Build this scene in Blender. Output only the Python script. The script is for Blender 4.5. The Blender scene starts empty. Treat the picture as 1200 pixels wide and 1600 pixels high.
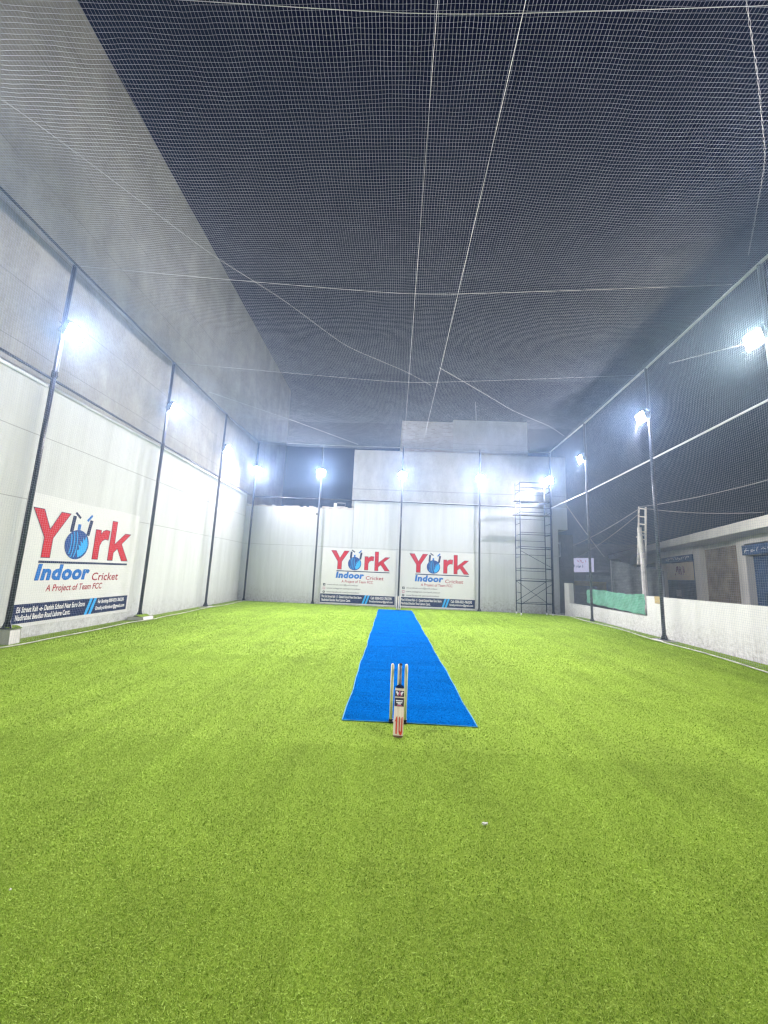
import bpy, bmesh, math, random
import numpy as np
from mathutils import Vector, Matrix

random.seed(7); rng = np.random.default_rng(7)
SC = bpy.context.scene
COL = SC.collection
RAD = math.radians

# ------------------------------------------------------------------ camera
cam_d = bpy.data.cameras.new('camera')
cam_d.sensor_fit = 'VERTICAL'; cam_d.sensor_height = 36.0; cam_d.sensor_width = 36.0; cam_d.lens = 13.5
cam_d.clip_start = 0.05; cam_d.clip_end = 500
cam = bpy.data.objects.new('camera', cam_d); COL.objects.link(cam)
F_ = Vector((10, 95, 600)).normalized()
U_ = Vector((163, -3790, 600)); U_ = (U_ - F_ * U_.dot(F_)).normalized()
R_ = F_.cross(U_)
M_ = Matrix((R_, F_, U_))                     # world = M_ @ camera(x right, y down, z forward)
mw = Matrix((( M_[0][0], -M_[0][1], -M_[0][2], 0.0),
             ( M_[1][0], -M_[1][1], -M_[1][2], 0.0),
             ( M_[2][0], -M_[2][1], -M_[2][2], 1.75), (0, 0, 0, 1)))
cam.matrix_world = mw
SC.camera = cam

# ------------------------------------------------------------------ world: night sky after dusk
W = bpy.data.worlds.new('World'); SC.world = W; W.use_nodes = True
wn = W.node_tree.nodes; wl = W.node_tree.links
sky = wn.new('ShaderNodeTexSky'); sky.sky_type = 'NISHITA'; sky.sun_disc = False
sky.ozone_density = 8; sky.dust_density = 0; sky.sun_elevation = RAD(-4); sky.sun_rotation = RAD(200)
hs = wn.new('ShaderNodeHueSaturation'); hs.inputs['Saturation'].default_value = 1.7
wl.new(sky.outputs[0], hs.inputs['Color']); wl.new(hs.outputs[0], wn['Background'].inputs[0]); wn['Background'].inputs[1].default_value = 0.85

SC.view_settings.view_transform = 'Standard'; SC.view_settings.look = 'None'
SC.view_settings.gamma = 1; SC.view_settings.exposure = 0.0
SC.view_settings.use_curve_mapping = False
SC.render.engine = 'CYCLES'
cy = SC.cycles
cy.use_denoising = True; cy.denoiser = 'OPENIMAGEDENOISE'; cy.denoising_input_passes = 'RGB_ALBEDO_NORMAL'; cy.denoising_prefilter = 'ACCURATE'
cy.pixel_filter_type = 'BLACKMAN_HARRIS'; cy.filter_width = 1.3
cy.max_bounces = 6; cy.diffuse_bounces = 3; cy.volume_bounces = 0; cy.transparent_max_bounces = 8
cy.sample_clamp_indirect = 4.0
LAMP = 2950.0            # radiance of a floodlight lens
HAZE = 0.0036

# ------------------------------------------------------------------ helpers
def tag(o, label=None, cat=None, group=None, kind=None):
    if label: o['label'] = label
    if cat: o['category'] = cat
    if group: o['group'] = group
    if kind: o['kind'] = kind
    return o

def empty(name, loc=(0, 0, 0), rz=0.0, label=None, cat=None, group=None):
    o = bpy.data.objects.new(name, None); COL.objects.link(o)
    o.location = loc; o.rotation_euler = (0, 0, rz); o.empty_display_size = 0.2
    return tag(o, label, cat, group)

def link(name, me, parent=None):
    o = bpy.data.objects.new(name, me); COL.objects.link(o)
    if parent: o.parent = parent
    return o

def copy_tree(o, parent=None):
    c = o.copy(); COL.objects.link(c)
    if parent: c.parent = parent
    for ch in list(o.children): copy_tree(ch, c)
    return c

def raw_mesh(name, v, f, m, n):
    """v (N,3) float, f (K,n) int: fast mesh of n-gons"""
    me = bpy.data.meshes.new(name); k = len(f)
    me.vertices.add(len(v)); me.vertices.foreach_set('co', np.ascontiguousarray(v, dtype=np.float32).ravel())
    me.loops.add(k * n); me.loops.foreach_set('vertex_index', np.ascontiguousarray(f, dtype=np.int32).ravel())
    me.polygons.add(k); me.polygons.foreach_set('loop_start', np.arange(0, k * n, n, dtype=np.int32))
    me.materials.append(m); me.update(calc_edges=True)
    return me

class MB:
    """collects boxes, tubes, prisms; build() makes one mesh object"""
    def __init__(s): s.v = []; s.f = []
    def add(s, vs, fs):
        b = len(s.v); s.v += [tuple(p) for p in vs]; s.f += [tuple(i + b for i in q) for q in fs]; return s
    def box(s, a, b):
        x0, y0, z0 = a; x1, y1, z1 = b
        return s.add([(x0,y0,z0),(x1,y0,z0),(x1,y1,z0),(x0,y1,z0),(x0,y0,z1),(x1,y0,z1),(x1,y1,z1),(x0,y1,z1)],
                     [(0,3,2,1),(4,5,6,7),(0,1,5,4),(1,2,6,5),(2,3,7,6),(3,0,4,7)])
    def cbox(s, c, d): return s.box([c[i]-d[i]/2 for i in range(3)], [c[i]+d[i]/2 for i in range(3)])
    def tube(s, pts, r, n=8, cap=True):
        pts = [Vector(p) for p in pts]; rs = r if isinstance(r, (list, tuple)) else [r]*len(pts)
        vs, fs = [], []; prev = None
        for i, p in enumerate(pts):
            t = (pts[min(i+1, len(pts)-1)] - pts[max(i-1, 0)]).normalized()
            a = Vector((0,0,1)) if abs(t.z) < .9 else Vector((1,0,0))
            u = t.cross(a).normalized() if prev is None else (prev - t*prev.dot(t)).normalized()
            prev = u; w = t.cross(u)
            for k in range(n):
                an = 2*math.pi*k/n; vs.append(p + (u*math.cos(an) + w*math.sin(an))*rs[i])
        for i in range(len(pts)-1):
            for k in range(n):
                k2 = (k+1) % n; fs.append((i*n+k, i*n+k2, (i+1)*n+k2, (i+1)*n+k))
        if cap: fs += [tuple(reversed(range(n))), tuple(range((len(pts)-1)*n, len(pts)*n))]
        return s.add(vs, fs)
    def prism(s, poly, ext, plane='XZ', base=0.0):
        """poly in the plane, extruded by ext along the third axis from base"""
        n = len(poly)
        def P(a, b, c): return (a, c, b) if plane == 'XZ' else ((c, a, b) if plane == 'YZ' else (a, b, c))
        vs = [P(a, b, base) for a, b in poly] + [P(a, b, base+ext) for a, b in poly]
        return s.add(vs, [tuple(range(n)), tuple(reversed(range(n, 2*n)))] + [(i, (i+1) % n, (i+1) % n+n, i+n) for i in range(n)])
    def disc(s, c, r, n=24, axis='Y', t=.004):
        p = [(c[0]+r*math.cos(2*math.pi*k/n), c[2]+r*math.sin(2*math.pi*k/n)) for k in range(n)]
        return s.prism(p, t, 'XZ', c[1])
    def build(s, name, m, parent=None, smooth=False, bevel=0):
        me = bpy.data.meshes.new(name); me.from_pydata(s.v, [], s.f); me.materials.append(m)
        bm = bmesh.new(); bm.from_mesh(me)
        if bevel: bmesh.ops.bevel(bm, geom=[e for e in bm.edges if e.calc_face_angle(0) > .6], offset=bevel, segments=2, affect='EDGES', profile=.6)
        bmesh.ops.recalc_face_normals(bm, faces=bm.faces); bm.to_mesh(me); bm.free()
        if smooth: me.polygons.foreach_set('use_smooth', [len(p.vertices) == 4 for p in me.polygons])
        me.update(); return link(name, me, parent)

# ------------------------------------------------------------------ materials
class N:
    def __init__(s, name, rough=.7, spec=.3, metal=0.0):
        s.m = bpy.data.materials.new(name); s.m.use_nodes = True; s.t = s.m.node_tree
        s.b = s.t.nodes['Principled BSDF']; s.b.inputs['Roughness'].default_value = rough
        s.b.inputs['Metallic'].default_value = metal; s.b.inputs['Specular IOR Level'].default_value = spec
        s.co = s.t.nodes.new('ShaderNodeTexCoord').outputs['Object']
    def n(s, ty, **k):
        q = s.t.nodes.new(ty)
        for a, v in k.items(): setattr(q, a, v)
        return q
    def l(s, a, b): s.t.links.new(a, b)
    def map(s, scale=(1,1,1), loc=(0,0,0)):
        q = s.n('ShaderNodeMapping'); q.inputs['Scale'].default_value = scale; q.inputs['Location'].default_value = loc
        s.l(s.co, q.inputs[0]); return q.outputs[0]
    def noise(s, scale, detail=4, rough=.6, vec=None, dist=0):
        q = s.n('ShaderNodeTexNoise'); q.inputs['Scale'].default_value = scale; q.inputs['Detail'].default_value = detail
        q.inputs['Roughness'].default_value = rough; q.inputs['Distortion'].default_value = dist
        s.l(vec or s.co, q.inputs['Vector']); return q.outputs['Fac']
    def ramp(s, fac, stops):
        q = s.n('ShaderNodeValToRGB'); e = q.color_ramp.elements
        while len(e) < len(stops): e.new(.5)
        for i, (p, c) in enumerate(stops):
            e[i].position = p; e[i].color = (c if isinstance(c, tuple) else (c, c, c)) + (1,)
        s.l(fac, q.inputs[0]); return q.outputs[0]
    def mix(s, fac, a, b, mode='MIX'):
        q = s.n('ShaderNodeMix', data_type='RGBA', blend_type=mode)
        for i, v in ((0, fac), (6, a), (7, b)):
            if hasattr(v, 'is_output'): s.l(v, q.inputs[i])
            elif i == 0: q.inputs[0].default_value = v
            else: q.inputs[i].default_value = tuple(v) + (1,) if len(v) == 3 else v
        return q.outputs[2]
    def math(s, op, a, b=0.0, c=0.0, clamp=False):
        q = s.n('ShaderNodeMath', operation=op); q.use_clamp = clamp
        for i, v in enumerate((a, b, c)):
            if hasattr(v, 'is_output'): s.l(v, q.inputs[i])
            else: q.inputs[i].default_value = v
        return q.outputs[0]
    def xyz(s):
        q = s.n('ShaderNodeSeparateXYZ'); s.l(s.co, q.inputs[0]); return q.outputs
    def col(s, c):
        if hasattr(c, 'is_output'): s.l(c, s.b.inputs['Base Color'])
        else: s.b.inputs['Base Color'].default_value = tuple(c) + (1,)
        return s
    def bump(s, h, strength=.3, dist=.01):
        q = s.n('ShaderNodeBump'); q.inputs['Strength'].default_value = strength; q.inputs['Distance'].default_value = dist
        s.l(h, q.inputs['Height']); s.l(q.outputs[0], s.b.inputs['Normal']); return s

def simple(name, c, rough=.6, var=.12, scale=8, spec=.3, metal=0.0, bump=0.0):
    q = N(name, rough, spec, metal)
    f = q.noise(scale, 5); d = tuple(x*(1-var) for x in c); u = tuple(min(1, x*(1+var)) for x in c)
    q.col(q.ramp(f, [(.3, d), (.7, u)]))
    if bump: q.bump(q.noise(scale*6, 4), bump, .004)
    return q.m

def emit(name, c, strength):
    m = bpy.data.materials.new(name); m.use_nodes = True; t = m.node_tree; t.nodes.clear()
    e = t.nodes.new('ShaderNodeEmission'); e.inputs[0].default_value = c + (1,); e.inputs[1].default_value = strength
    o = t.nodes.new('ShaderNodeOutputMaterial'); t.links.new(e.outputs[0], o.inputs[0]); return m

def plaster_mat(name, base, dirt, dirt_top, streak=.5, joints=(), crack=True):
    """painted cement plaster: long vertical streaks, blotches, damp dirt spreading up from the foot"""
    q = N(name, .85, .15)
    st = q.noise(1.0, 6, .65, q.map((2.2, 2.2, .12)))
    fine = q.noise(1.0, 5, .6, q.map((9, 9, .5)))
    blot = q.noise(.55, 6, .65, dist=.4)
    c = q.ramp(st, [(.25, tuple(x*(1-.16*streak) for x in base)), (.6, base)])
    c = q.mix(q.math('MULTIPLY', q.ramp(fine, [(.35, 1.0), (.6, 0.0)]), .18*streak), c, tuple(x*.72 for x in base))
    c = q.mix(q.math('MULTIPLY', q.ramp(blot, [(.5, 0.0), (.75, 1.0)]), .3*streak), c, tuple(x*.8 for x in base))
    z = q.xyz()[2]
    n1 = q.noise(2.6, 8, .75, dist=.8)
    h = q.math('SUBTRACT', q.math('MULTIPLY_ADD', n1, 1.5, dirt_top-.75), z)
    mask = q.math('MULTIPLY', q.math('MULTIPLY', h, 1.1, clamp=True), q.ramp(q.noise(11, 8, .8), [(.44, 0.0), (.62, 1.0)]))
    c = q.mix(q.math('MULTIPLY', mask, .8), c, dirt)
    for jz in joints:
        w = q.math('ABSOLUTE', q.math('SUBTRACT', z, q.math('MULTIPLY_ADD', q.noise(.35, 3), .05, jz-.025)))
        c = q.mix(q.math('MULTIPLY', q.math('LESS_THAN', w, .010), .6), c, tuple(x*.35 for x in base))
    q.col(c); q.bump(q.mix(.5, q.noise(3, 8, .7), q.noise(40, 4)), .35, .012)
    return q.m

def concrete_mat(name, a, b, lift=1.2):
    q = N(name, .9, .15)
    n1 = q.noise(.45, 8, .7, dist=.5); n2 = q.noise(1.0, 6, .7, q.map((1.1, 1.1, .5))); n3 = q.noise(14, 6, .7)
    c = q.ramp(n1, [(.3, a), (.68, b)])
    c = q.mix(q.math('MULTIPLY', q.ramp(n2, [(.4, 1.0), (.62, 0.0)]), .42), c, tuple(x*.5 for x in a))
    c = q.mix(.25, c, q.ramp(n3, [(.3, tuple(x*.6 for x in a)), (.7, b)]))
    z = q.xyz()[2]
    fr = q.math('FRACT', q.math('DIVIDE', q.math('MULTIPLY_ADD', q.noise(.5, 3), .08, z), lift))
    line = q.math('LESS_THAN', fr, .018)
    c = q.mix(q.math('MULTIPLY', line, .4), c, tuple(x*.45 for x in a))
    q.col(c); q.bump(q.mix(.5, n3, n1), .5, .02)
    return q.m

M = {}
M['white_wall'] = plaster_mat('white_painted_plaster', (.62, .63, .625), (.20, .19, .16), .6, 1.0, (3.0, 4.45))
M['back_wall'] = plaster_mat('white_back_plaster', (.60, .615, .635), (.22, .21, .19), .85, 1.0, (2.98,))
M['low_wall'] = plaster_mat('white_low_plaster', (.74, .73, .70), (.20, .18, .14), .9, .9)
M['concrete'] = concrete_mat('raw_concrete', (.27, .258, .225), (.47, .45, .40), 1.25)
M['cement'] = concrete_mat('grey_cement_render', (.36, .36, .355), (.50, .50, .49), 3.1)
M['pale_cement'] = concrete_mat('pale_cement_render', (.55, .55, .53), (.74, .74, .72), 1.9)
M['dark_cement'] = concrete_mat('dark_cement', (.13, .13, .135), (.24, .24, .245), 2.5)
M['navy'] = simple('navy_gloss_paint', (.014, .018, .034), .3, .3, 6, .5)
M['white_pipe'] = simple('white_painted_pipe', (.72, .73, .74), .4, .08, 5, .4)
M['steel'] = simple('scaffold_blue_steel', (.018, .032, .075), .45, .35, 9, .5, .2)
M['alu'] = simple('floodlight_housing', (.06, .06, .065), .4, .2, 9, .5, .3)
M['plank'] = simple('weathered_plank', (.22, .22, .23), .8, .3, 6)
M['castor'] = simple('white_castor', (.7, .7, .72), .5, .1, 6)
M['lens'] = emit('led_lens', (.985, .945, 1.0), LAMP)
M['twine'] = simple('net_twine', (.40, .43, .50), .7, .12, 3)
M['old_rope'] = simple('grubby_hem_rope', (.42, .43, .36), .9, .35, 5)
M['rope'] = simple('white_rope', (.58, .58, .60), .8, .15, 20)
M['wood'] = simple('stump_wood', (.90, .82, .70), .5, .10, 10)
M['black'] = simple('black_plastic', (.015, .015, .018), .5, .2, 10)
M['cloth_green'] = simple('green_cloth', (.11, .31, .215), .92, .18, 3, bump=.3)
M['footing'] = plaster_mat('whitewashed_footing', (.68, .67, .64), (.22, .20, .16), .12, .8)
M['wire'] = simple('pale_cable', (.35, .36, .38), .6, .2, 3)
M['mast'] = simple('whitewashed_mast', (.78, .74, .69), .8, .22, 6, bump=.4)
M['shop_wall'] = plaster_mat('cream_shop_plaster', (.76, .74, .66), (.15, .14, .11), 1.0, 1.2)
M['brown_shutter'] = simple('rusty_shutter', (.30, .25, .19), .6, .4, 1.6, .3, .2)
M['blue_shutter'] = simple('dark_blue_shutter', (.045, .10, .20), .5, .3, 2, .4, .1)
M['grey_shutter'] = simple('grey_shutter', (.24, .25, .25), .6, .3, 2, .3, .1)
M['litter'] = simple('white_wrapper', (.8, .8, .78), .6, .05, 30)
M['paper'] = simple('cream_paper', (.55, .47, .33), .8, .12, 6)
M['red_ink'] = simple('dark_red_ink', (.14, .03, .03), .7, .1, 9)
M['yellow'] = simple('straw_board', (.42, .32, .14), .8, .2, 4)
M['ash'] = concrete_mat('street_asphalt', (.13, .125, .115), (.20, .19, .175), 50)

# printed vinyl
def vinyl(name, c):
    q = N(name, .5, .15); q.col(q.ramp(q.noise(2, 4), [(.3, tuple(x*.96 for x in c)), (.7, c)]))
    q.bump(q.noise(1.0, 4, .5, q.map((2.5, 2.5, 1.1)), dist=1.2), .12, .03); return q.m
M['vinyl'] = vinyl('white_vinyl', (.66, .66, .655))
M['p_red'] = vinyl('print_red', (.52, .012, .020)); M['p_navy'] = vinyl('print_navy', (.010, .020, .075))
M['p_blue'] = vinyl('print_blue', (.006, .14, .50)); M['p_sky'] = vinyl('print_sky_blue', (.03, .36, .78))
M['p_ball'] = vinyl('print_ball_blue', (.015, .06, .24)); M['p_white'] = vinyl('print_white', (.80, .80, .80))
M['p_grey'] = vinyl('print_charcoal', (.05, .05, .06)); M['p_pink'] = vinyl('print_pink', (.45, .12, .22))
M['p_maroon'] = vinyl('print_maroon', (.36, .015, .03))

def turf_mat(name, lo, mid, hi, gscale, stretch=(3.2, .16, 1)):
    q = N(name, .8, .0)
    g = q.n('ShaderNodeNewGeometry'); r = g.outputs['Random Per Island']
    c = q.ramp(r, [(0, lo), (.45, mid), (.8, hi), (1, tuple(min(1, x*1.25) for x in hi))])
    big = q.mix(.5, q.noise(gscale, 6, .65, dist=.3), q.noise(1.0, 5, .65, q.map(stretch)))
    c = q.mix(.75, c, q.mix(1.0, c, q.ramp(big, [(.35, .62), (.68, 1.25)]), 'MULTIPLY'))
    q.col(c); return q.m
M['turf_blade'] = turf_mat('turf_fibre', (.125, .225, .018), (.235, .385, .040), (.395, .54, .12), .9)
q = N('turf_backing', .9, .1)
f1 = q.noise(90, 5, .8); f2 = q.mix(.45, q.noise(.9, 6, .65, dist=.3), q.noise(1.0, 4, .6, q.map((3.2, .16, 1))))
c = q.ramp(f1, [(.3, (.11, .19, .016)), (.5, (.22, .335, .034)), (.75, (.34, .46, .08))])
q.col(q.mix(.5, c, q.mix(1.0, c, q.ramp(f2, [(.35, .62), (.68, 1.25)]), 'MULTIPLY'))); q.bump(f1, .8, .02); M['turf'] = q.m
M['mat_blade'] = turf_mat('blue_fibre', (.0004, .050, .21), (.0005, .10, .38), (.002, .17, .55), 2.2, (.7, 5.5, 1))
q = N('blue_matting', .9, .0)
f1 = q.noise(1.0, 5, .8, q.map((40, 120, 40))); f2 = q.noise(1.0, 3, .6, q.map((.6, 3.2, 1)))
c = q.ramp(f1, [(.3, (.0004, .045, .19)), (.6, (.0005, .11, .39))])
q.col(q.mix(.4, c, q.mix(1.0, c, q.ramp(f2, [(.35, .55), (.6, 1.2)]), 'MULTIPLY'))); q.bump(f1, .6, .01); M['mat'] = q.m
M['mat_edge'] = simple('pale_mat_hem', (.06, .28, .46), .8, .1, 20)

# brick
q = N('brickwork', .9, .15)
bk = q.n('ShaderNodeTexBrick'); mp = q.n('ShaderNodeMapping'); mp.inputs['Rotation'].default_value = (RAD(90), 0, 0)
q.l(q.co, mp.inputs[0]); q.l(mp.outputs[0], bk.inputs['Vector'])
bk.inputs['Color1'].default_value = (.42, .34, .30, 1); bk.inputs['Color2'].default_value = (.66, .61, .57, 1)
bk.inputs['Mortar'].default_value = (.60, .59, .57, 1); bk.inputs['Scale'].default_value = 1.0
bk.inputs['Brick Width'].default_value = .24; bk.inputs['Row Height'].default_value = .085; bk.inputs['Mortar Size'].default_value = .012
q.col(q.mix(.35, bk.outputs['Color'], q.ramp(q.noise(3, 6, .7), [(.3, (.30, .29, .28)), (.7, (.55, .54, .53))]))); q.bump(bk.outputs['Fac'], -.4, .01)
M['brick'] = q.m

# ------------------------------------------------------------------ ground and turf
def lift(x, y):
    s = np.clip((x-5)/2.9, 0, 1); s = s*s*(3-2*s); t = np.clip((20.2-y)/3, 0, 1); t = t*t*(3-2*t)
    return .17*s*t

def xr(y): return 7.15 + .0625*y      # line of the right-hand posts
gm = MB().add([(-45,-25,-.06),(60,-25,-.06),(60,80,-.06),(-45,80,-.06)], [(0,1,2,3)]).build('ground', M['ash']); tag(gm, kind='structure')
nx, ny = 61, 81
U, V = np.meshgrid(np.linspace(0, 1, nx), np.linspace(0, 1, ny)); Y = -3 + V*23.35; X = -7.95 + U*(xr(Y)+.3+7.95)
Z = lift(X, Y) + .004
idx = np.arange(nx*ny).reshape(ny, nx)
fq = np.stack([idx[:-1,:-1], idx[:-1,1:], idx[1:,1:], idx[1:,:-1]], -1).reshape(-1, 4)
tm = raw_mesh('turf', np.stack([X, Y, Z], -1).reshape(-1, 3), fq, M['turf'], 4)
tm.polygons.foreach_set('use_smooth', [True]*len(tm.polygons)); tag(link('turf', tm), kind='structure')

def blades(name, pts, h, w, m, lean=.9, zfun=None, kink=True):
    """one bent two-face fibre per point"""
    n = len(pts); a = rng.uniform(0, 2*math.pi, n)
    lx = lean*rng.normal(0, 1, n) + .45*np.sin(pts[:,0]*1.7+pts[:,1]*.6); ly = lean*rng.normal(0, 1, n) + .45*np.cos(pts[:,1]*1.1-pts[:,0]*.5)
    hh = h*rng.uniform(.6, 1.25, n); ww = w*rng.uniform(.7, 1.3, n)
    z0 = (zfun(pts[:,0], pts[:,1]) if zfun else 0) + pts[:,2]
    p0 = np.stack([pts[:,0], pts[:,1], z0], -1); d = np.stack([np.cos(a), np.sin(a), 0*a], -1)*ww[:,None]/2
    mid = p0 + np.stack([lx*hh*.35, ly*hh*.35, hh*.6], -1); tip = p0 + np.stack([lx*hh, ly*hh, hh*np.clip(1.05-.25*np.hypot(lx, ly), .35, 1)], -1)
    v = np.stack([p0-d, p0+d, mid+d*.9, mid-d*.9, tip], 1).reshape(-1, 3)
    b = np.arange(n)[:,None]*5
    tri = np.concatenate([b+np.array([[0,1,2]]), b+np.array([[0,2,3]]), b+np.array([[3,2,4]])], 0)
    return raw_mesh(name, v, tri, m, 3)

def scatter(x0, x1, y0, y1, dens):
    n = int((x1-x0)*(y1-y0)*dens)
    return np.stack([rng.uniform(x0, x1, n), rng.uniform(y0, y1, n)], -1)
def inside(p): return (p[:,0] > -7.75) & (p[:,0] < xr(p[:,1])+.1) & (p[:,1] < 20.2) & ~((p[:,0] > -.5) & (p[:,0] < 1.09) & (p[:,1] > 4.86) & (p[:,1] < 18.78))
bands = [(-2.6, 2.8, .75, 2.4, 36000, .0095, .0020), (-4.2, 4.4, 2.4, 4.2, 16000, .0115, .0029), (-7.7, 7.8, 4.2, 8.0, 4500, .014, .005), (-7.7, 8.5, 8.0, 20.2, 1500, .017, .009)]
vs, fs, off = [], [], 0
parts = []
for (x0, x1, y0, y1, dn, h, w) in bands:
    p = scatter(x0, x1, y0, y1, dn); p = p[inside(p)]; p = np.concatenate([p, np.full((len(p), 1), .003)], 1)
    me = blades('tmp', p, h, w, M['turf_blade'], zfun=lift)
    v = np.empty(len(me.vertices)*3, np.float32); me.vertices.foreach_get('co', v)
    f = np.empty(len(me.loops), np.int32); me.loops.foreach_get('vertex_index', f)
    vs.append(v.reshape(-1, 3)); fs.append(f.reshape(-1, 3)+off); off += len(me.vertices); bpy.data.meshes.remove(me)
tag(link('turf_fibres', raw_mesh('turf_fibres', np.concatenate(vs), np.concatenate(fs), M['turf_blade'], 3)), 'short bright green artificial grass fibres covering the pitch', 'artificial grass', kind='stuff')

# blue mat
mat = empty('cricket_mat', (.295, 11.82, .005), 0, 'long blue matting strip laid down the middle of the green turf', 'cricket mat')
hw, hl = .795, 6.97
def wob(t): return .010*math.sin(t*1.9)+.006*math.sin(t*5.3+1)
ny_ = 60; v = []; f = []
for i in range(ny_+1):
    t = -hl + 2*hl*i/ny_
    v += [(-hw+wob(t), t, .002), (-hw+.02+wob(t), t, .012), (hw-.02+wob(t+2), t, .012), (hw+wob(t+2), t, .002)]
for i in range(ny_):
    for k in range(3): f.append((i*4+k, i*4+k+1, (i+1)*4+k+1, (i+1)*4+k))
MB().add(v, f).build('matting', M['mat'], mat)
hm = MB()
hm.tube([(-hw+wob(-hl+2*hl*i/ny_), -hl+2*hl*i/ny_, .008) for i in range(ny_+1)], .007, 5)
hm.tube([(hw+wob(-hl+2*hl*i/ny_+2), -hl+2*hl*i/ny_, .008) for i in range(ny_+1)], .007, 5)
hm.tube([(-hw, -hl, .008), (0, -hl+.012, .009), (hw, -hl, .008)], .007, 5); hm.tube([(-hw, hl, .008), (hw, hl, .008)], .007, 5)
hm.build('hem', M['mat_edge'], mat)
p = scatter(-hw+.01, hw-.01, -hl+.01, hl-.01, 4200); keep = rng.uniform(0, 1, len(p)) < np.clip(1.3-(p[:,1]+hl)/10, .35, 1); p = p[keep]
p = np.concatenate([p, np.full((len(p), 1), .010)], 1)
tag(link('pile', blades('pile', p, .010, .006, M['mat_blade'], lean=1.1), mat), kind='stuff')

# ------------------------------------------------------------------ buildings
lb = empty('concrete_building', (-8.0, 0, 0), 0, 'tall raw grey concrete block along the left side, its lower wall painted white', 'building')
MB().box((-9, -6, -.06), (0, 27, 14.9)).build('wall', M['concrete'], lb)
MB().box((-.02, -5.9, -.05), (.035, 20.43, 5.68)).build('painted_render', M['white_wall'], lb, bevel=.006)
MB().tube([(.075, -5.9, 5.60), (.075, 2, 5.62), (.075, 8.0, 5.60)], .04, 8).tube([(.075, 8.06, 5.61), (.075, 20.1, 5.60)], .028, 8).build('conduit', M['white_pipe'], lb, True)

bw = empty('boundary_wall', (-5.05, 20.45, 0), 0, 'low white plastered back wall with broken brick top left of the tall back house', 'wall')
MB().box((-2.95, 0, -.06), (2.94, .25, 5.02)).build('render', M['back_wall'], bw)
cp = MB(); x = -2.95
while x < 2.9:
    w = random.uniform(.12, .28); cp.box((x, -.01, 5.022), (min(x+w-.006, 2.93), .24, 5.022+random.choice([.09, .11, .13, .13, .05]))); x += w
cp.build('broken_coping', M['brick'], bw)

bh = empty('back_house', (-2.1, 20.45, 0), 0, 'tall grey cement back house with whitewashed lower wall and stepped right edge', 'house')
MB().prism([(0,-.06),(10.9,-.06),(10.9,4.38),(11.4,4.38),(11.4,8.38),(7.0,8.38),(6.98,8.42),(-.14,8.40),(-.14,5.2),(0,5.2)], 7.0, 'XZ', 0).build('wall', M['cement'], bh)
MB().prism([(.003,-.05),(10.897,-.05),(10.897,4.384),(11.397,4.384),(11.397,5.58),(3.0,5.6),(.003,5.55)], .024, 'XZ', -.025).build('painted_render', M['back_wall'], bh)
MB().box((2.45, 1.5, 8.385), (5.52, 6.5, 10.80)).build('brick_parapet', M['brick'], bh)
MB().box((5.525, 1.5, 8.385), (9.9, 6.5, 10.96)).build('rooftop_room', M['pale_cement'], bh)
MB().tube([(6.9, 1.6, 10.96), (6.85, 1.6, 12.2)], .02, 6).build('aerial', M['wire'], bh)

# dark wall in the gap right of the house
dg = empty('side_wall', (9.6, 22.0, 0), 0, 'dark cement side wall in the gap right of the back house', 'wall')
MB().box((-.9, 0, -.06), (.7, .3, 4.3)).build('render', M['dark_cement'], dg)
wf = MB()
for a, b in (((-.42,-.03,3.05),(-.36,0,3.85)), ((-.08,-.03,3.05),(-.02,0,3.85)), ((-.36,-.03,3.05),(-.08,0,3.11)), ((-.36,-.03,3.79),(-.08,0,3.85))): wf.box(a, b)
wf = wf.build('window_frame', M['white_pipe'], dg)
MB().box((-.355,-.012,3.115), (-.085,-.004,3.785)).build('pane', M['black'], wf)

# right low wall (two heights), runs with the right post line
TH = math.atan(.0625)
rw = empty('low_wall', (7.55, 0, 0), -TH, 'low white plastered wall, dirty and patched, along the right side of the pitch', 'wall')
MB().prism([(-4,-.06),(19.9,-.06),(19.9,1.62),(19.35,1.62),(19.30,.66),(12.95,.72),(12.95,1.36),(-4,1.42)], .22, 'YZ', 0).build('render', M['low_wall'], rw)
MB().cbox((-.03, 12.3, 1.27), (.05, .28, .22)).build('rubble_patch', M['yellow'], rw, bevel=.02)

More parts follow.
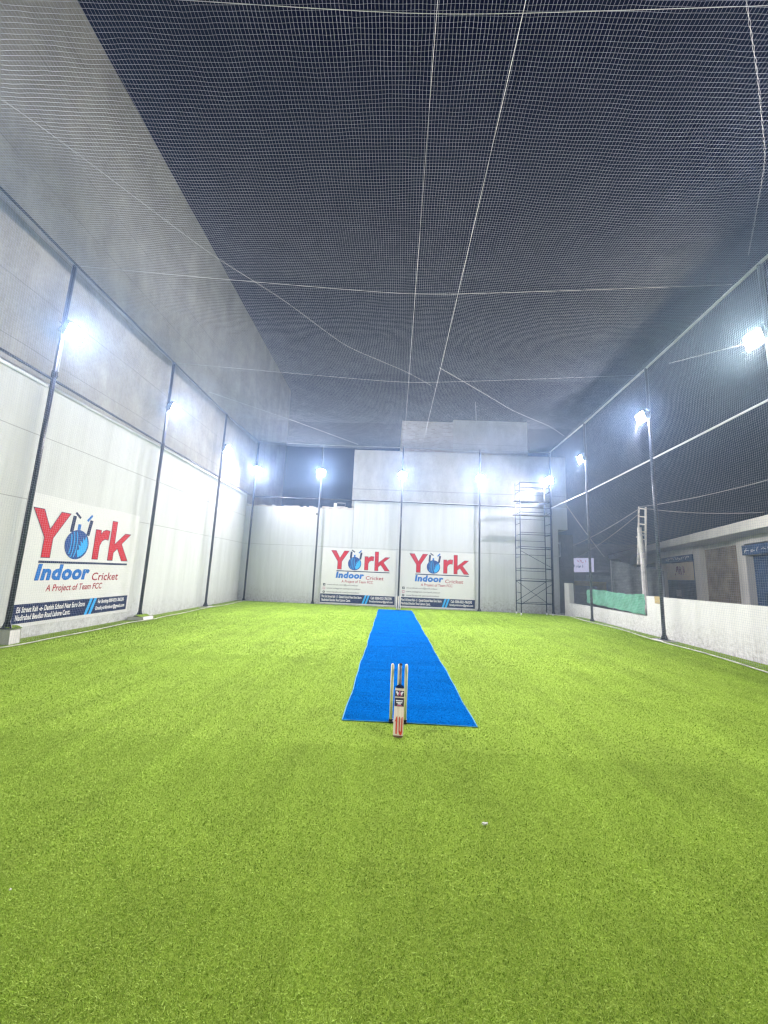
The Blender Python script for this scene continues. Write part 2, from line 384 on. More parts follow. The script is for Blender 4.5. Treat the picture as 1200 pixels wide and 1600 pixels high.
# ------------------------------------------------------------------ floodlit cage posts
def make_post():
    root = empty('floodlight_post')
    MB().tube([(0,0,.02),(0,0,8.5)], .048, 12).build('pole', M['navy'], root, True)
    fp = MB().box((-.11,-.11,0),(.11,.11,.014))
    for an in range(4):
        c, s = math.cos(an*math.pi/2), math.sin(an*math.pi/2)
        fp.add([(.047*c-.006*s,.047*s+.006*c,.014),(.105*c-.006*s,.105*s+.006*c,.014),(.047*c-.006*s,.047*s+.006*c,.17),(.047*c+.006*s,.047*s-.006*c,.014),(.105*c+.006*s,.105*s-.006*c,.014),(.047*c+.006*s,.047*s-.006*c,.17)],[(0,1,2),(5,4,3),(0,3,4,1),(1,4,5,2),(2,5,3,0)])
    fp.build('base_plate', M['navy'], root)
    MB().tube([(0,0,5.42),(0,0,5.58)], .060, 12).tube([(.045,0,5.5),(.085,0,5.5)], .018, 8).build('rail_clamp', M['navy'], root)
    MB().tube([(.09,.03,5.62),(.085,.03,6.2),(.08,.03,6.98)], .018, 8).build('lamp_pipe', M['white_pipe'], root, True)
    fl = link('floodlight', bpy.data.meshes.new('floodlight'), root)
    hb = MB().box((-.21,-.045,-.16),(.21,.0,.16)).box((-.22,-.23,-.17),(.22,-.045,-.155)).box((-.22,-.06,.155),(.22,-.045,.17)).prism([(-.045,-.154),(-.225,-.154),(-.10,.154),(-.045,.154)], .015, 'YZ', -.22).prism([(-.045,-.154),(-.225,-.154),(-.10,.154),(-.045,.154)], .015, 'YZ', .205)
    for k in range(9): hb.box((-.19+.045*k, .001, -.14), (-.18+.045*k, .03, .14))
    hb.tube([(-.23,-.02,0),(-.23,.07,0),(.23,.07,0),(.23,-.02,0)], .012, 6)
    tmp = hb.build('floodlight_tmp', M['alu']); fl.data = tmp.data; bpy.data.objects.remove(tmp); fl.data.name = 'floodlight'
    ln = MB().add([(.19*math.copysign(abs(math.cos(a))**.8, math.cos(a)), -.05, .145*math.copysign(abs(math.sin(a))**.8, math.sin(a))) for a in np.linspace(0, 2*math.pi, 25)[:-1]], [tuple(range(24))]).build('lens', M['lens'], fl)
    fl.location = (.0,-.06,7.0); fl.rotation_euler = (RAD(37), 0, 0)
    return root
M['warm_lens'] = emit('warm_led_lens', (1.0, .88, .66), LAMP)
proto = make_post()
RZ = math.pi/2
posts = [  # x, y, z, rot, lamp side offset, label
 (-7.70, 7.90, .31, RZ, .12, 'nearest navy post on the left, beside the left edge of the left banner'),
 (-7.70,12.10, .10, RZ, .12, 'navy post on the left, just beyond the right edge of the left banner'),
 (-7.70,16.40, .04, RZ, .12, 'navy post on the left between the bannered bay and the far corner'),
 (-7.50,20.12, 0, RZ*.5, 0, 'navy corner post where the left wall meets the back wall'),
 (-3.95,20.20, 0, 0, 0, 'navy post at the back, against the low white wall left of the banners'),
 (.45,  20.15, 0, 0, 0, 'navy post at the back, between the two back banners'),
 (4.60, 20.20, 0, 0, 0, 'navy post at the back, right of the right back banner'),
 (8.30, 20.05, .01, -RZ*.5, 0, 'navy corner post at the back right, beside the scaffold tower'),
 (8.15, 16.00, .14, -RZ-TH, -.12, 'slim post on the right, rising in front of the green cloth'),
 (7.87, 11.50, .20, -RZ-TH, -.12, 'post on the right standing by the low white wall, right of the whitewashed mast'),
 (7.61, 7.40, .16, -RZ-TH, -.12, 'floodlight post at the right edge of the photo, only its lamp in view'),
 (-7.70, 3.75, .10, RZ, .12, 'floodlight post left of the camera, out of the photo'),
 (7.36, 3.30, .16, -RZ-TH, -.12, 'floodlight post right of the camera, out of the photo')]
for i, (x, y, z, r, dx, lab) in enumerate(posts):
    o = proto if i == 0 else copy_tree(proto)
    o.location = (x, y, z); o.rotation_euler = (0, 0, r); tag(o, lab, 'floodlight post', 'floodlight posts around the cage')
    for ch in o.children:
        if ch.name.startswith('floodlight'): ch.location = (dx, -.06, 7.0-z)
        if 'only its lamp' in lab and ch.name.startswith('floodlight'):
            for g_ in ch.children:
                if g_.name.startswith('lens'): g_.data = g_.data.copy(); g_.data.materials[0] = M['warm_lens']
        if ch.name.startswith('lamp_pipe'): ch.location = (dx-.06 if dx <= 0 else 0, 0, -z)
        if ch.name.startswith('pole'): ch.scale = (1, 1, (8.56-z)/8.5)

# footings
def footing(x, y, z, d, label, flap):
    r = empty('footing', (x, y, 0), 0, label, 'footing', 'whitewashed post footings')
    b = MB().prism([(-d[0]/2,-.02),(d[0]/2,-.02),(d[0]/2-.02,z*.9),(d[0]/2-.07,z),(-d[0]/2+.04,z-.01),(-d[0]/2+.01,z*.8)], d[1], 'XZ', -d[1]/2).build('block', M['footing'], r, bevel=.012)
    if flap:
        g = MB(); k = 6
        pts = [(-.22,z+.02),(-.10,z+.05),(0,z+.055),(.07,z+.03),(.12,z+.008),(.15,z+.004)]
        vs_ = [(a, s*d[1]*.46 + .03*math.sin(a*9+s), b) for a, b in pts for s in (-1, 1)]
        g.add(vs_, [(i*2, i*2+1, i*2+3, i*2+2) for i in range(5)]); g.build('turf_flap', M['turf'], r)
    return r
footing(-7.70, 7.97, .30, (.28, .24), 'tall white footing with a turf flap under the nearest left post', True)
footing(-7.64, 12.08, .10, (.5, .5), 'low white footing with a turf flap under the second left post', True)
footing(-7.66, 16.38, .035, (.40, .40), 'flat white footing under the left post nearest the far corner', False)
footing(8.14, 16.0, .138, (.34, .4), 'white footing under the slim right post by the green cloth', False)
footing(7.86, 11.5, .198, (.42, .46), 'white footing under the right post by the low white wall', False)
footing(8.30, 20.04, .05, (.3, .3), 'white footing under the back right corner post', False)

# rails
def rail(name, pts, r, m, label, cat, group, n=8):
    o = MB().tube(pts, r, n).build(name, m, None, True); return tag(o, label, cat, group)
G = 'horizontal rails of the cage'
rail('cage_rail', [(-7.7,-1,8.85),(-7.7,7.9,8.62),(-7.7,12.1,8.56),(-7.7,16.4,8.52),(-7.5,20.1,8.55)], .028, M['navy'], 'dark top rail along the left side of the cage under the net roof', 'rail', G)
rail('cage_rail', [(-7.72,-1,5.80),(-7.72,7.9,5.70),(-7.72,12.1,5.64),(-7.72,16.4,5.60),(-7.5,20.15,5.50)], .032, M['navy'], 'dark middle rail on the left, running along the top of the white paint', 'rail', G)
rail('cage_rail', [(-7.5,20.16,5.50),(-3.95,20.24,5.52),(.45,20.2,5.50),(4.6,20.24,5.48),(8.3,20.08,5.46)], .028, M['navy'], 'middle rail across the back wall above the banners', 'rail', G)
rail('cage_rail', [(8.3,20.05,5.46),(8.17,16.0,5.48),(7.89,11.5,5.54),(7.63,7.4,5.60),(7.2,.5,5.66)], .026, M['white_pipe'], 'white middle rail on the right side of the cage', 'rail', G)
rail('cage_rail', [(8.3,20.05,8.50),(8.15,16.0,8.50),(7.87,11.5,8.52),(7.61,7.4,8.60),(7.15,.5,8.66)], .034, M['white_pipe'], 'white top rail along the right side of the cage under the net roof', 'rail', G)
rail('cage_rail', [(-7.5,20.1,8.55),(-3.95,20.15,8.50),(.45,20.12,8.50),(4.6,20.16,8.50),(8.3,20.05,8.50)], .018, M['wire'], 'thin top rail across the back of the cage', 'rail', G)

# ------------------------------------------------------------------ nets
def wobble(a, b): return (np.sin(a*3.1+b*1.3)+np.sin(a*1.2-b*4.1+1)+.6*np.sin(a*7.3+b*5.9+2)+.5*np.sin(b*11.7-a*9.1))*.25
def tubes(lines, nrm, r):
    """lines (L,S,3) -> triangular tubes; nrm the net's normal"""
    L, S, _ = lines.shape; t = np.gradient(lines, axis=1); t /= np.linalg.norm(t, axis=2, keepdims=True)+1e-9
    n = np.broadcast_to(np.asarray(nrm, float), t.shape); b = np.cross(t, n); b /= np.linalg.norm(b, axis=2, keepdims=True)+1e-9
    ring = [lines + r*(math.cos(a)*b + math.sin(a)*n) for a in (.5, .5+2.094, .5+4.189)]
    v = np.stack(ring, 2).reshape(-1, 3)
    i = np.arange(L*S).reshape(L, S)[:, :-1].ravel()*3
    f = np.concatenate([np.stack([i+k, i+(k+1) % 3, i+3+(k+1) % 3, i+3+k], -1) for k in range(3)], 0)
    return v, f
def net(name, P, ua, ub, va, vb, nrm, label, cell=.05, seg=.2, r=.0021):
    """P(u,v)->(x,y,z) arrays; u,v in metres along the net"""
    vs_, fs_, o = [], [], 0
    us = np.arange(ua, ub, cell); vv = np.arange(va, vb+seg, seg).clip(va, vb)
    for swap in (0, 1):
        if not swap: A, B = np.meshgrid(us, vv, indexing='ij')
        else:
            us2 = np.arange(va, vb, cell); vv2 = np.arange(ua, ub+seg, seg).clip(ua, ub); B, A = np.meshgrid(us2, vv2, indexing='ij')
        j = .0035
        a = A + .016*wobble(A, B) + rng.normal(0, j*.6, A.shape); b = B + .016*wobble(B*1.1+3, A) + rng.normal(0, j*.6, A.shape)
        x, y, z = P(a, b); v, f = tubes(np.stack([x+0*a, y+0*a, z+0*a], -1), nrm, r)
        vs_.append(v); fs_.append(f+o); o += len(v)
    return tag(link(name, raw_mesh(name, np.concatenate(vs_), np.concatenate(fs_), M['twine'], 4)), label, 'net', 'nets of the cricket cage')
def ztop(x, y):
    side = np.where(x < .4, np.clip((.4-x)/8.1, 0, 1), np.clip((x-.4)/7.7, 0, 1))
    edge = 8.52 + .22*np.clip((9-y)/9, 0, 1)*side
    lane = np.abs(np.sin(np.clip((x+7.7)/8.07, 0, 1)*math.pi)) + np.abs(np.sin(np.clip((x-1.37)/6.6, 0, 1)*math.pi))
    bay = np.abs(np.sin((y-3.6)/4.35*math.pi))
    return edge - .02 - .16*lane*(.6+.4*bay) - .07*bay + .03*wobble(x*.5, y*.5)
def ceil_P(u, v):
    x = -7.66 + u*(xr(v)-.05+7.66)/15.5; return x, v, ztop(x, v)
net('cage_net', ceil_P, 0, 15.5, .8, 20.1, (0,0,1), 'white square-mesh net roof stretched over the whole cage', r=.0019)
def left_P(u, v): return -7.56 + .05*wobble(u*.3, v*.4) + .10*np.sin(v/8.5*math.pi)*np.abs(np.sin((u-7.9)/4.15*math.pi)), u, .02 + v
net('cage_net', left_P, .8, 20.05, 0, 8.5, (1,0,0), 'square-mesh side net hanging down the left posts in front of the banner', r=.0010)
def back_P(u, v): return u, 20.02 - .06*wobble(u*.3, v*.4), .02 + v
net('cage_net', back_P, -7.5, 8.25, 0, 8.45, (0,1,0), 'square-mesh net hanging across the back posts', r=.0010)
def right_P(u, v): return xr(u) - .17 - .05*wobble(u*.3, v*.4), u, .18*np.clip((20.2-u)/3, 0, 1) + v
net('cage_net', right_P, .8, 20.0, 0, 8.35, (1,0,0), 'square-mesh side net hanging along the right posts before the street', r=.0017)

# ropes carrying the net roof
def rope(pts, r, label, n=40, sag=0.0, braid=False, group='ropes of the net roof'):
    P = [Vector(p) for p in pts]; out = []
    L = [0]
    for a, b in zip(P, P[1:]): L.append(L[-1] + (b-a).length)
    for i in range(n+1):
        s = L[-1]*i/n; k = max(j for j in range(len(P)-1) if L[j] <= s+1e-6); t = (s-L[k])/max(1e-6, L[k+1]-L[k])
        q_ = P[k].lerp(P[k+1], t); q_.z -= sag*math.sin(math.pi*i/n)
        out.append(q_)
    for _ in range(n//6):
        out = [out[0]] + [(out[i-1]+out[i]*2+out[i+1])/4 for i in range(1, n)] + [out[-1]]
    mb = MB()
    if braid:
        for ph in (0, math.pi): mb.tube([q_ + Vector((.010*math.sin(i*1.9+ph), .010*math.cos(i*1.9+ph), .01*math.cos(i*1.3+ph))) for i, q_ in enumerate(out)], r, 5)
    else: mb.tube(out, r, 6)
    return tag(mb.build('rope', M['rope'], None, True), label, 'rope', group)
def zc(x, y): return float(ztop(np.array(x), np.array(y)))+.0
rope([(.28,1.0,8.46),(.29,3.5,8.45),(.37,12,8.42),(.46,20.1,8.5)], .0032, 'straight white rope under the net roof, ending above the post between the back banners')
rope([(1.27,1.0,8.46),(1.33,3.5,8.45),(1.38,12,8.42),(1.43,20.1,8.5)], .0042, 'straight white rope under the net roof, right of the centre rope')
rope([(-7.6,3.52,8.72),(.3,3.64,8.44),(7.3,3.55,8.6)], .0035, 'white cross rope under the net roof nearest the camera', sag=.05)
rope([(-7.6,7.95,8.6),(.4,8.28,8.42),(7.5,7.95,8.55)], .0042, 'white cross rope under the net roof at the middle of the pitch', sag=.08)
rope([(-7.6,12.1,8.55),(.4,12.6,8.40),(7.8,11.9,8.5)], .003, 'thin cross rope under the net roof two bays from the back', sag=.06)
def zr(p): return (p[0], p[1], zc(p[0], p[1])-.02)
rope([zr(p) for p in ((-7.4,3.2),(-5.75,4.86),(-4.13,7.22),(-2.97,8.52),(-1.59,10.4),(.39,12.2),(1.2,12.95))], .0018, 'braided seam rope running diagonally across the left half of the net roof', 110, braid=True)
rope([zr(p) for p in ((1.33,11.7),(2.56,12.74),(4.6,14.4),(6.79,16.23),(7.9,17.4))], .0026, 'braided seam rope running diagonally across the right half of the net roof', 60, braid=True)
rope([zr(p) for p in ((-7.3,13.9),(-4.6,16.6),(-1.94,19.23))], .005, 'thin diagonal seam rope in the far left corner of the net roof', 40)
rope([zr(p) for p in ((3.84,3.52),(4.6,4.2),(5.58,5.14),(7.0,7.0))], .0016, 'braided seam rope at the top right of the net roof', 50, braid=True)
rope([(7.42,9.9,7.75),(7.30,8.0,7.0),(7.2,6.2,6.3)], .003, 'braided seam rope on the right net beside the nearest right lamp', 50, braid=True, group='ropes of the net walls')
# net hem ropes on the turf
def hem(pts, label):
    o = MB().tube(pts, .014, 6).build('hem_rope', M['old_rope'], None, True); return tag(o, label, 'rope', 'hem ropes along the foot of the nets')
hy = np.linspace(1, 20, 60)
hem([(xr(y)-.30+.07*math.sin(y*1.5)+.05*math.sin(y*.6), y, float(lift(np.array(xr(y)-.3), np.array(y)))+.035) for y in hy], 'white hem rope lying on the turf along the foot of the right net')
hem([(-7.36+.05*math.sin(y*1.5)+(.14*math.exp(-((y-12.1)/.5)**2)+.10*math.exp(-((y-7.9)/.5)**2)), y, .03) for y in hy], 'white hem rope lying on the turf along the foot of the left wall')

# ------------------------------------------------------------------ banners
_dg = None
def text_mesh(s, bold=0.0, shear=0.0):
    cu = bpy.data.curves.new('t', 'FONT'); cu.body = s; cu.size = 1; cu.offset = bold; cu.shear = shear; cu.resolution_u = 3; cu.space_character = 1.0+bold*2
    ob = bpy.data.objects.new('t', cu); COL.objects.link(ob); dg = bpy.context.evaluated_depsgraph_get(); dg.update()
    me = bpy.data.meshes.new_from_object(ob.evaluated_get(dg)); bpy.data.objects.remove(ob); bpy.data.curves.remove(cu); return me
def put_text(s, box, y, m, parent, name, bold=0.0, shear=0.0, grow=0.0):
    """fit the text in box=(x0,x1,z0,z1) on the plane y (facing -y)"""
    me = text_mesh(s, bold, shear); n = len(me.vertices); co = np.empty(n*3, np.float32); me.vertices.foreach_get('co', co); co = co.reshape(-1, 3)
    lo, hi = co.min(0), co.max(0); x0, x1, z0, z1 = box
    out = np.empty_like(co); out[:,0] = x0-grow + (co[:,0]-lo[0])/(hi[0]-lo[0])*(x1-x0+2*grow); out[:,2] = z0-grow + (co[:,1]-lo[1])/(hi[1]-lo[1])*(z1-z0+2*grow); out[:,1] = y
    me.vertices.foreach_set('co', out.ravel()); me.materials.clear(); me.materials.append(m); me.update(); me.name = name
    return link(name, me, parent)

def logo(root, bx, by):
    """bx,by map the artwork's u (right) and v (down) to metres on the sheet"""
    def B(u0, u1, v0, v1): return (bx(u0), bx(u1), by(v1), by(v0))
    shapes = (((.115, .36, .025, .275), [(0,1),(.27,1),(.5,.60),(.73,1),(1,1),(.615,.42),(.615,0),(.385,0),(.385,.42)]),
              ((.574, .700, .085, .272), [(0,0),(0,.97),(.37,.97),(.39,.84),(.52,.95),(.72,1),(1,.98),(.95,.66),(.72,.68),(.52,.61),(.40,.45),(.40,0)]),
              ((.712, .915, .022, .275), [(0,0),(.24,0),(.24,.20),(.40,.31),(.68,0),(1,0),(.58,.44),(.99,.72),(.70,.72),(.24,.42),(.24,1),(0,1)]))
    for bb_, poly in shapes:
        x0, x1, z0, z1 = B(*bb_); P = [Vector((x0+a*(x1-x0), 0, z0+b*(z1-z0))) for a, b in poly]; np_ = len(P)
        le = MB().add([(p.x, -.004, p.z) for p in P], [tuple(range(np_))]).build('headline_letter', M['p_red'], root)
        ol = MB()
        for a_, b_ in zip(P, P[1:]+P[:1]):
            d = (b_-a_).normalized(); n_ = Vector((-d.z, 0, d.x))*.007; e_ = d*.007
            ol.add([(p.x, -.0055, p.z) for p in (a_-n_-e_, a_+n_-e_, b_+n_+e_, b_-n_+e_)], [(0,1,2,3)])
        ol.build('letter_outline', M['p_navy'], le)
    cxx, czz = bx(.44), by(.193); r = (bx(.53)-bx(.35))/2
    bl = MB().disc((cxx, -.007, czz), r, 40, t=.003).build('ball_emblem', M['p_ball'], root)
    for off in (-.62, -.38, -.14):
        sm = MB()
        for i in range(13):
            a = -1.15 + 2.3*i/12
            x0 = off + .22*math.cos(a*1.1) - .10; zz = math.sin(a)*.93
            if x0*x0+zz*zz > .9: continue
            if i == 12: continue
            a2 = -1.15 + 2.3*(i+1)/12; x1 = off + .22*math.cos(a2*1.1) - .10; z1 = math.sin(a2)*.93
            if x1*x1+z1*z1 > .92: continue
            w = .035
            sm.add([(cxx+r*(x0-w), -.0085, czz+r*zz), (cxx+r*(x0+w), -.0085, czz+r*zz), (cxx+r*(x1+w), -.0085, czz+r*z1), (cxx+r*(x1-w), -.0085, czz+r*z1)], [(0,1,2,3)])
        sm.build('seam_line', M['p_sky'], bl)
    fl = MB(); pts = [(.18,-.86),(.52,-.70),(.80,-.40),(.92,.0),(.80,.42),(.66,.62),(.60,.30),(.42,.52),(.46,.12),(.22,.30),(.34,-.08),(.10,.02),(.24,-.30),(.05,-.40)]
    fl.add([(cxx+r*a, -.0082, czz+r*b) for a, b in pts], [tuple(range(len(pts)))]); fl.build('feather_mark', M['p_sky'], bl)
    def bar(mb, u0, v0, u1, v1, w):
        a = Vector((bx(u0), 0, by(v0))); b = Vector((bx(u1), 0, by(v1))); d = (b-a).normalized(); n = Vector((-d.z, 0, d.x))*w
        mb.add([(p.x, -.004, p.z) for p in (a-n, a+n, b+n, b-n)], [(0,1,2,3)])
    ww = .013*(bx(1)-bx(0))
    for nm_, m_, a_ in (('stump_mark', 'p_navy', (.392, .032, .384, .125, ww)), ('stump_mark', 'p_navy', (.527, .042, .512, .135, ww)), ('bail_mark', 'p_navy', (.395, .012, .437, .040, ww*.55)),
                        ('stump_mark', 'p_blue', (.437, .075, .436, .108, ww*.9)), ('bail_mark', 'p_blue', (.492, .050, .526, .012, ww*.6))):
        st = MB(); bar(st, *a_); st.build(nm_, M[m_], root)
    ru = MB(); x0, x1, z0, z1 = B(.2, .915, .291, .303); ru.add([(x0,-.004,z0),(x1,-.004,z0),(x1,-.004,z1),(x0,-.004,z1)], [(0,1,2,3)]); ru.build('rule', M['p_navy'], root)
    put_text('Indoor', B(.195, .575, .309, .393), -.0035, M['p_navy'], root, 'letter_outline', .05, .12, .006)
    put_text('Indoor', B(.195, .575, .309, .393), -.005, M['p_blue'], root, 'indoor_lettering', .05, .12)
    put_text('Cricket', B(.60, .84, .352, .400), -.004, M['p_maroon'], root, 'cricket_lettering', .012, .08)
    put_text('A Project of Team FCC', B(.275, .70, .415, .463), -.004, M['p_maroon'], root, 'tagline_lettering', .014, .12)

def strip(root, x0, x1, z0, z1, l1, l2, r1, r2, t0=0.0):
    s_ = MB(); s_.add([(x0,-.004,z0),(x1,-.004,z0),(x1,-.004,z1),(x0,-.004,z1)], [(0,1,2,3)]); s_ = s_.build('address_strip', M['p_navy'], root)
    W_, H_ = x1-x0, z1-z0
    for a in (.56, .60):
        sl = MB()
        p = [(x0+W_*a, z0), (x0+W_*(a+.025), z0), (x0+W_*(a+.065), z1), (x0+W_*(a+.040), z1)]
        sl.add([(u, -.006, v) for u, v in p], [(0,1,2,3)])
        sl.build('slash_stripe', M['p_sky'], s_)
    put_text(l1, (x0+W_*.02+t0, x0+W_*.555, z0+H_*.55, z0+H_*.86), -.006, M['p_white'], s_, 'address_lettering', .022)
    put_text(l2, (x0+W_*.02+t0, x0+W_*.41+t0, z0+H_*.15, z0+H_*.46), -.006, M['p_white'], s_, 'address_lettering', .022)
    put_text(r1, (x0+W_*.68, x0+W_*.96, z0+H_*.56, z0+H_*.88), -.006, M['p_white'], s_, 'contact_lettering', .022)
    put_text(r2, (x0+W_*.665, x0+W_*.975, z0+H_*.14, z0+H_*.47), -.006, M['p_white'], s_, 'contact_lettering', .022)

def sheet(root, W_, H_, seed):
    n, k = 40, 30; u, v = np.meshgrid(np.linspace(0, 1, n), np.linspace(0, 1, k))
    x = u*W_; z = v*H_ + .010*np.sin(u*9+seed)*(v > .98)
    y = -.0015*np.abs(np.sin(u*14+seed)) * 0 + .0 + 0*u
    i = np.arange(n*k).reshape(k, n); f = np.stack([i[:-1,:-1], i[:-1,1:], i[1:,1:], i[1:,:-1]], -1).reshape(-1, 4)
    return link('vinyl_sheet', raw_mesh('vinyl_sheet', np.stack([x, y, z], -1).reshape(-1, 3), f, M['vinyl'], 4), root)

# left banner: local x runs away from the camera along the wall
ban = empty('banner', (-7.945, 8.10, .25), RZ, 'large white cricket banner on the left wall, closest to the camera', 'banner', 'printed cricket banners')
LW, LH = 3.74, 2.92
sheet(ban, LW, LH, 1)
def mu(u): return (.04 + (u-.115)*1.1)*LW
def mv(v): return LH - (.085 + (v-.025)*1.17)*LW
logo(ban, mu, mv)
strip(ban, .02, 3.67, .08, .49, 'E6 Street Rah -e- Danish School Near Euro Store', 'Nadirabad Beadian Road Lahore Cantt.', 'For Booking 0300-0321-7863290', 'Email:yorkindoor@gmail.com', .10)

bb = empty('banner', (-3.62, 20.40, .04), 0, 'white cricket banner at the back, left of the post behind the blue mat', 'banner', 'printed cricket banners')
BW, BH = 3.90, 2.88
sheet(bb, BW, BH, 2)
def mu2(u): return u*BW
def mv2(v): return BH - .02 - v*BW
logo(bb, mu2, mv2)
for k, (s, w) in enumerate((('www.tiktok.com/@york.indoor', .50), ('www.instagram.com/york.indoor', .535), ('www.facebook.com/york.indoor', .525))):
    vc = .485 + .048*k
    put_text(s, (mu2(.082), mu2(w), mv2(vc+.014), mv2(vc-.014)), -.004, M['p_grey'], bb, 'social_lettering', .006)
    ic = MB(); a0, a1, c0, c1 = mu2(.03), mu2(.062), mv2(vc+.016), mv2(vc-.016); t_ = .022
    if k == 0: ic.add([(a0,-.004,c0),(a1,-.004,c0),(a1,-.004,c1),(a0,-.004,c1)], [(0,1,2,3)])
    elif k == 1:
        for p in (((a0,c0),(a1,c0+t_)), ((a0,c1-t_),(a1,c1)), ((a0,c0+t_),(a0+t_,c1-t_)), ((a1-t_,c0+t_),(a1,c1-t_))):
            (x0, z0), (x1, z1) = p; ic.add([(x0,-.004,z0),(x1,-.004,z0),(x1,-.004,z1),(x0,-.004,z1)], [(0,1,2,3)])
    else: ic.disc(((a0+a1)/2, -.005, (c0+c1)/2), (a1-a0)/2, 20, t=.002)
    ico = ic.build('social_icon', M['p_pink'] if k == 1 else M['p_grey'], bb)
    if k != 1: put_text('f' if k == 2 else 'd', ((a0+a1)/2-.022, (a0+a1)/2+.022, c0+.03, c1-.03), -.0065, M['p_white'], ico, 'icon_mark', .03)
strip(bb, .01, 3.89, .06, .50, 'Plot E-6 Street Rah - E - Danish School Near Euro Store', 'Nadirabad Beadian Road Lahore Cantt.', 'Call: 0300-0321-7863290', 'Email:yorkindoor@gmail.com')
b2 = copy_tree(bb); b2.location = (.53, 20.40, .04); tag(b2, 'white cricket banner at the back, right of the post behind the blue mat')

# ------------------------------------------------------------------ wickets, bat, litter
def make_wicket(label):
    r = empty('wicket', (.155, 4.86, .016), 0, label, 'wicket', 'stump sets on the blue mat')
    st0 = None
    for k in (-1, 0, 1):
        prof = [(.0, .0195), (.56, .0195), (.60, .0192), (.632, .0175), (.642, .012), (.645, .004)]
        if st0 is None: st0 = MB().tube([(0,0,z) for z, _ in prof], [a for _, a in prof], 14).build('stump', M['wood'], r, True); s_ = st0
        else: s_ = st0.copy(); COL.objects.link(s_); s_.parent = r
        s_.location = (k*.083, 0, .012)
    b = MB().box((-.108,-.028,-.004),(.108,.028,.010))
    for k in (-1, 0, 1): b.tube([(k*.083,0,.012),(k*.083,0,.035)], .0235, 12)
    b.build('spring_base', M['black'], r)
    MB().tube([(.042+.012*math.cos(a), -.02+.012*math.sin(a), .012+a*.0035) for a in np.linspace(0, 25, 80)], .003, 5).build('spring', M['white_pipe'], r)
    return r
w1 = make_wicket('set of three pale wooden stumps at the near end of the blue mat')
w2 = copy_tree(w1); w2.location = (.44, 18.68, .016); tag(w2, 'distant set of three stumps at the far end of the blue mat')

# bat leans on the middle stump; local z runs up the bat, local -y is its face
bat = empty('cricket_bat', (.15, 4.445, .012), 0, 'wooden cricket bat with red toe strokes leaning on the near stumps', 'cricket bat')
bat.rotation_euler = (RAD(-31.0), RAD(1.5), 0)
bl = bmesh.new(); prof = [(.0,.040,.014),(.012,.053,.020),(.10,.055,.027),(.20,.055,.029),(.36,.0545,.022),(.46,.053,.017),(.505,.049,.015),(.522,.036,.015),(.530,.020,.015)]
rings = []
for z, hw_, th in prof:
    ring = [(-hw_,.004,z),(-hw_,-.004,z),(-hw_*.6,-.008,z),(0,-.0095,z),(hw_*.6,-.008,z),(hw_,-.004,z),(hw_,.004,z),(hw_*.5,th*.55,z),(0,th,z),(-hw_*.5,th*.55,z)]
    rings.append([bl.verts.new(p) for p in ring])
for a, b in zip(rings, rings[1:]):
    for i in range(10): bl.faces.new((a[i], a[(i+1) % 10], b[(i+1) % 10], b[i]))
bl.faces.new(rings[0][::-1]); bl.faces.new(rings[-1]); bmesh.ops.recalc_face_normals(bl, faces=bl.faces)
me = bpy.data.meshes.new('blade')
q = N('willow', .45, .35); g_ = q.noise(1.0, 4, .6, q.map((90, 20, 1.2))); cc = q.ramp(g_, [(.3, (.74, .62, .46)), (.7, (.86, .77, .62))])
zz = q.xyz()[2]; cc = q.mix(q.math('LESS_THAN', zz, .016), cc, (.16, .09, .05)); q.col(cc)
me.materials.append(q.m); bl.to_mesh(me); bl.free(); blade = link('blade', me, bat)
hd = MB().tube([(0,.002,.525),(0,.002,.56),(0,.002,.76)], [.0165,.0165,.0165], 14).build('handle_grip', M['alu'], bat, True)
gr = MB()
for k in range(16): gr.tube([(0,.002,.545+k*.013),(0,.002,.549+k*.013)], .0178, 12)
gr.build('grip_ridges', M['plank'], hd)
MB().tube([(0,.002,.758),(0,.002,.775),(0,.002,.779)], [.0185,.0185,.012], 14).build('grip_cap', M['black'], hd)
MB().prism([(-.050,.497),(.050,.497),(.043,.518),(.020,.532),(-.020,.532),(-.043,.518)], .003, 'XZ', -.0125).build('shoulder_tape', M['p_navy'], blade)
def sticker(z0, z1, m, name='sticker'):
    s_ = MB(); xs = [-.052, -.031, 0, .031, .052]; ys = [-.0065, -.0095, -.011, -.0095, -.0065]
    v = [(x, y, z) for z in (z0, z1) for x, y in zip(xs, ys)]; s_.add(v, [(i, i+1, i+6, i+5) for i in range(4)]); return s_.build(name, m, blade)
def flat(pts, m, parent, name, y=-.0128):
    return MB().add([(a, y, b) for a, b in pts], [tuple(range(len(pts)))]).build(name, m, parent)
s1 = sticker(.405, .470, M['p_grey'])
for sx in (-1, 1):
    x_ = MB()
    x_.add([(sx*.046,-.0128,.452),(sx*.030,-.0128,.462),(sx*.012,-.0128,.446),(sx*.012,-.0128,.428),(sx*.030,-.0128,.414),(sx*.030,-.0128,.432)], [tuple(range(6))])
    x_.build('white_wing', M['p_white'], s1)
flat([(-.006,.468),(.006,.468),(.008,.445),(.024,.410),(.012,.407),(0,.430),(-.012,.407),(-.024,.410),(-.008,.445)], M['p_pink'], s1, 'pink_star', -.0132)
s2 = sticker(.305, .392, M['p_grey'])
for z, w, m in ((.362, .040, 'p_white'), (.342, .034, 'p_white'), (.328, .018, 'p_white'), (.312, .026, 'p_pink')):
    flat([(-w, z-.006), (w, z-.006), (w, z+.006), (-w, z+.006)], M[m], s2, 'print_line')
